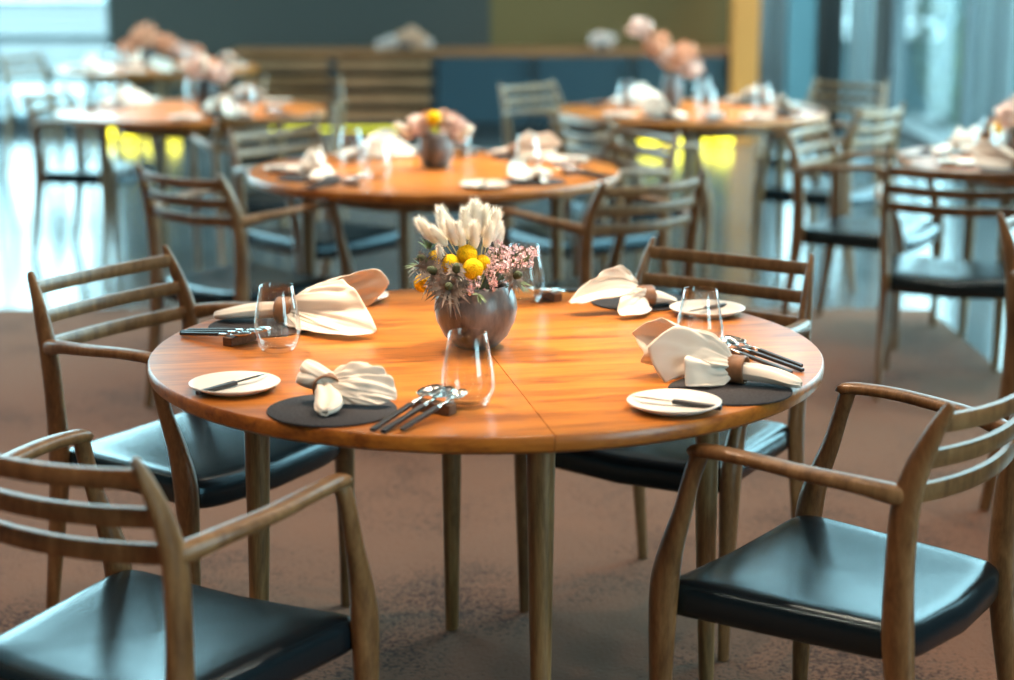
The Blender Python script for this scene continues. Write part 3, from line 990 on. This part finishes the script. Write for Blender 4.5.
def thistle(px, py, dy, r, label, seed, n=34, tilt=(0, -1, .3)):
    rr = random.Random(seed)
    p = pxpt(px, py, VP.y + dy)
    t = empty('thistle', mouth)
    b = p - mouth
    stem_to(t, mouth, p, .0014, M['thistle'])
    ax = Vector(tilt).normalized()
    rot = ax.to_track_quat('Z', 'Y').to_matrix().to_4x4()
    o = MB()
    o.lathe([(.0005, .022), (.005, .020), (.0078, .012), (.0075, .004), (.004, 0)], 12, Matrix.Translation(b) @ rot, cap=False)
    o.build('cone', M['cone'], t)
    for k in range(n):
        a = 2 * PI * k / n + rr.uniform(-.1, .1)
        ln = r * rr.uniform(.65, 1.2)
        el = rr.uniform(-.35, .75)
        o = MB()
        d = rot.to_3x3() @ Vector((cos(a) * cos(el), sin(a) * cos(el), sin(el)))
        sd = d.cross(ax).normalized()
        pts = [b + d * ln * q + Vector((0, 0, -.25 * ln * q * q)) for q in (0, .33, .66, 1)]
        w = [.0018, .0030, .0021, .0001]
        vv = []
        for q, ww in zip(pts, w):
            vv += [q - sd * ww, q + sd * ww + ax * .0005]
        o.add(vv, [(0, 1, 3, 2), (2, 3, 5, 4), (4, 5, 7, 6)])
        for q in (.25, .45, .65):
            c = b + d * ln * q
            for s in (-1, 1):
                e = c + (d * .5 + sd * s).normalized() * ln * .26
                o.add([c - d * .0012, c + d * .0012, e], [(0, 1, 2)])
        o.build('bract', M['thistle'], t, smooth=False)
    return tag(t, label, 'thistle', 'thistles in the flower bowl')
thistle(449, 287, -.088, .044, 'spiky grey thistle with green cone hanging over the front of the bowl', 1)
thistle(436, 272, -.05, .044, 'spiky brown thistle spreading to the left of the bowl', 2, 30, (-.6, -.6, .4))
thistle(426, 262, -.01, .036, 'small spiky thistle at the upper left edge of the bunch', 3, 22, (-.7, -.3, .6))
thistle(514, 276, -.055, .032, 'small grey-green thistle on the right above the bowl rim', 4, 22, (.6, -.7, .3))
thistle(456, 272, -.075, .030, 'dark narrow-leaved thistle in front of the yellow balls', 6, 20, (.1, -.6, .8))
def leaf_sprig(px, py, dy, dirv, label, seed, L_=.034):
    rr = random.Random(seed)
    p = pxpt(px, py, VP.y + dy)
    t = empty('leaf_sprig', mouth)
    b = p - mouth
    stem_to(t, mouth, p, .0011, M['stem'])
    dv = Vector(dirv).normalized()
    for k in range(7):
        a = (k - 3) * .33
        d = dv.copy()
        d.rotate(Euler((rr.uniform(-.5, .5), a * .8, a)))
        sd = d.cross(Vector((0, -.5, 1))).normalized()
        ln = L_ * (1 - .1 * abs(k - 3))
        o = MB()
        pts = [b + d * ln * q + Vector((0, 0, -.2 * ln * q * q)) for q in (0, .3, .65, 1)]
        vv = []
        for q, ww in zip(pts, (.0005, .0028, .0020, .0001)):
            vv += [q - sd * ww, q + sd * ww]
        o.add(vv, [(0, 1, 3, 2), (2, 3, 5, 4), (4, 5, 7, 6)])
        o.build('leaf', M['leaf'], t, smooth=False)
    return tag(t, label, 'leaf sprig', 'leaf sprigs in the flower bowl')
leaf_sprig(479, 294, -.075, (.2, -.6, -.2), 'narrow green leaves over the middle of the bowl rim', 1, .028)
leaf_sprig(517, 283, -.04, (1, -.5, -.1), 'narrow green leaves pointing out at the right of the bowl', 2)
leaf_sprig(421, 266, .0, (-1, -.2, .25), 'dark narrow leaves pointing out at the left of the bowl', 3, .036)
leaf_sprig(430, 250, .01, (-.5, -.2, .8), 'dark narrow leaves standing up at the upper left of the bunch', 4, .036)

# ------------------------------------------------------------------ settings of the tables behind
nap_me = [napkin_cloth(p_, .1 * k, seed=30 + k, tail=.10) for k, p_ in enumerate((PR_RIGHT, PR_LEFT, PR_FAR))]
def back_setting(T, z, a, k, table, side, full=True):
    where = 'at the %s of the %s' % (side, table)
    c = Vector((T[0], T[1], z))
    er, et = Vector((cos(a), sin(a), 0)), Vector((-sin(a), cos(a), 0))     # outwards; the diner's left is -et (looking inwards)
    def P(r, t, dz=0):
        return c + er * r + et * t + Vector((0, 0, dz))
    put(mat_me, 'felt_placemat', P(.46, 0), 0, 'round charcoal felt placemat ' + where, 'placemat', 'felt placemats ' + where)
    napkin(nap_me[k % 3], P(.44, .02, .004), a - PI / 2 + .3 * (k - 1.5), 'beige folded napkin in a ring ' + where, 'napkins ' + where, 'brown napkin ring ' + where, 'napkin rings ' + where)
    put(plate_me, 'side_plate', P(.45, -.21), 0, 'small cream side plate ' + where, 'plate', 'side plates ' + where)
    put(tumbler_me, 'tumbler', P(.29, .15), 0, 'clear glass tumbler ' + where, 'tumbler', 'tumblers ' + where)
    if full:
        r = copy_tree(rest0)
        r.location, r.rotation_euler = P(.42, .225), (0, 0, a + PI)
        tag(r, 'dark wooden cutlery rest ' + where, 'cutlery rest', 'cutlery rests ' + where)
        for i, off in enumerate((.024, -.002, -.026)):
            s = copy_tree(spoon0)
            s.location, s.rotation_euler = P(.42, .225 - off), (0, 0, a + PI)
            tag(s, 'black-handled spoon ' + where, 'spoon', 'spoons ' + where)
        kf = copy_tree(knife0)
        kf.location, kf.rotation_euler = P(.45, -.21, .0085), (0, math.radians(-3), a + 2.2)
        tag(kf, 'butter knife on a side plate ' + where, 'knife', 'butter knives ' + where)
ang = lambda T, i: math.atan2(chairs[i][1] - T[1], chairs[i][0] - T[0])
for k, i in enumerate((4, 5, 6, 7)):
    back_setting(T2, TZ1, ang(T2, i), k, 'middle table', ('near left', 'far left', 'near right', 'far right')[k])
for k, i in enumerate((8, 9, 10, 11)):
    back_setting(T3, TZ, ang(T3, i), k, 'back right table', ('near left', 'far left', 'far right', 'near right')[k])
for k, i in enumerate((15, 17, 18)):
    back_setting(T4, TZ, ang(T4, i), k + 1, 'left-hand table', ('left side', 'far side', 'near right')[k])
for k, a in enumerate((-2.6, -1.2, .5, 2.2)):
    back_setting(T5, TZ, a, k, 'farthest table', ('near left', 'near side', 'right side', 'far left')[k], False)
for k, i in enumerate((12, 13)):
    back_setting(T6, TZ, ang(T6, i), k, 'right-hand table', ('left side', 'near side')[k])
back_setting(T6, TZ, 2.0, 2, 'right-hand table', 'far side')

def bouquet(base_xy, z, vr, vh, heads, where, mat, label):
    """vase with a few flower heads: heads = (dx, dy, dz, kind, size)"""
    B = Vector((*base_xy, z))
    pr = [(0, 0), (vr * .6, 0), (vr * .7, .004), (vr * .98, vh * .4), (vr, vh * .65), (vr * .85, vh * .95), (vr * .82, vh), (vr * .76, vh), (vr * .85, vh * .6), (vr * .6, .01), (0, .01)]
    o = MB().lathe(pr, 28, cap=False).build('vase', mat, sharp=False)
    o.location = B
    tag(o, label, 'vase')
    m = B + Vector((0, 0, vh * .7))
    cnt = {'y': ('billy_button_flower', 'yellow ball flower'), 'b': ('bunny_tail_grass', 'cream bunny-tail grass'), 'p': ('dried_flower_head', 'pale pink dried flower head'), 'o': ('dried_flower_head', 'peach dried flower head')}
    for i, (dx, dy, dz, kind, sz) in enumerate(heads):
        p = B + Vector((dx, dy, dz))
        nm, lb = cnt[kind]
        t = empty(nm, m)
        stem_to(t, m, p, .0015, M['stem'])
        if kind == 'y':
            hm(ball_me, 'flower_head', t, p - m, (i, 0, 0), sz / .0165)
        elif kind == 'b':
            hm(bmes[i % 3], 'flower_head', t, p - m, orient((dx, dy, dz * .7 + .02)), sz / .03)
        else:
            hm(clump_me[kind], 'flower_head', t, p - m, (0, 0, i), sz / .05)
        xs = sorted(h[0] for h in heads if h[3] == kind)
        pos = ''
        if len(xs) > 1:
            r_ = xs.index(dx)
            pos = ('leftmost ' if r_ == 0 else 'rightmost ' if r_ == len(xs) - 1 else 'middle ' if len(xs) == 3 else ('second-left ', 'third-left ')[r_ - 1])
        tag(t, pos + lb + ' ' + where, 'flower', lb + 's ' + where)
def clump(mat, seed):
    o = MB()
    rr = random.Random(seed)
    for k in range(110):
        z = 1 - 2 * (k + .5) / 110
        q = math.sqrt(1 - z * z)
        a = k * 2.39996
        floret(o, Vector((q * cos(a), q * sin(a), z * .85)) * .044 * rr.uniform(.55, 1.3), .016, rr)
    return o.mesh('dried_flower_head', mat)
clump_me = {'p': clump(M['palepink'], 5), 'o': clump(M['peach'], 6)}
v2 = at(436, 168, TZ1)
bouquet((v2.x, v2.y), TZ1, .062, .12, [(-.005, -.02, .17, 'y', .024), (-.06, 0, .14, 'p', .04), (.06, .01, .13, 'p', .045), (.03, .03, .16, 'p', .035), (-.03, .03, .16, 'o', .03), (.075, -.01, .09, 'b', .03), (-.085, .0, .10, 'b', .03)],
        'in the vase on the middle table', M['vase'], 'dark stoneware vase of dried flowers on the middle table')
v4 = at(207, 112, TZ)
bouquet((v4.x, v4.y), TZ, .05, .15, [(-.03, 0, .20, 'p', .055), (.06, .0, .17, 'p', .045), (.02, .04, .21, 'o', .04), (.0, -.03, .18, 'b', .035)],
        'in the vase on the left-hand table', M['vase_dark'], 'black vase of pale flowers on the left-hand table')
v3 = at(672, 108, TZ)
bouquet((v3.x, v3.y), TZ, .05, .16, [(-.08, 0, .30, 'o', .06), (-.16, .0, .37, 'p', .05), (.02, .02, .22, 'o', .06), (.08, .0, .19, 'p', .05), (.06, .05, .26, 'o', .05), (-.03, .03, .25, 'p', .05)],
        'in the vase on the back right table', M['vase'], 'stoneware vase of peach dried flowers on the back right table')
bouquet((T5[0] - .05, T5[1]), TZ, .055, .12, [(-.03, 0, .20, 'o', .075), (-.13, 0, .12, 'o', .055), (.10, .03, .14, 'o', .065), (.19, .0, .11, 'p', .05), (.28, .03, .09, 'o', .05)],
        'in the vase on the farthest table', M['vase_dark'], 'dark vase of peach dried flowers on the farthest table')
bouquet((T6[0] - .18, T6[1] + .1), TZ, .05, .10, [(-.04, 0, .14, 'p', .05), (.05, 0, .13, 'o', .05), (0, .03, .17, 'p', .05), (-.09, -.02, .10, 'y', .022), (.02, -.04, .12, 'b', .03)],
        'in the vase on the right-hand table', M['vase'], 'stoneware vase of flowers on the right-hand table')
sbt = SBH
def sbx(px):
    return (px - 507) / F_PX * (13.9 * cos(PITCH) + .69 * sin(PITCH))
bouquet((sbx(405), 13.9), sbt, .06, .06, [(-.1, 0, .06, 'p', .05), (.0, 0, .09, 'o', .06), (.1, .0, .08, 'o', .06), (.17, .02, .05, 'p', .04), (.05, .03, .13, 'o', .05), (-.18, 0, .04, 'p', .04)],
        'in the low bowl on the sideboard', M['vase_dark'], 'low dark bowl of peach dried flowers on the sideboard above the slats')
bouquet((sbx(602), 13.9), sbt, .055, .05, [(-.03, 0, .07, 'p', .06), (.04, 0, .07, 'p', .055), (.0, .03, .09, 'o', .05)],
        'in the bowl above the navy sideboard doors', M['vase_dark'], 'small bowl of pale dried flowers on the navy end of the sideboard')
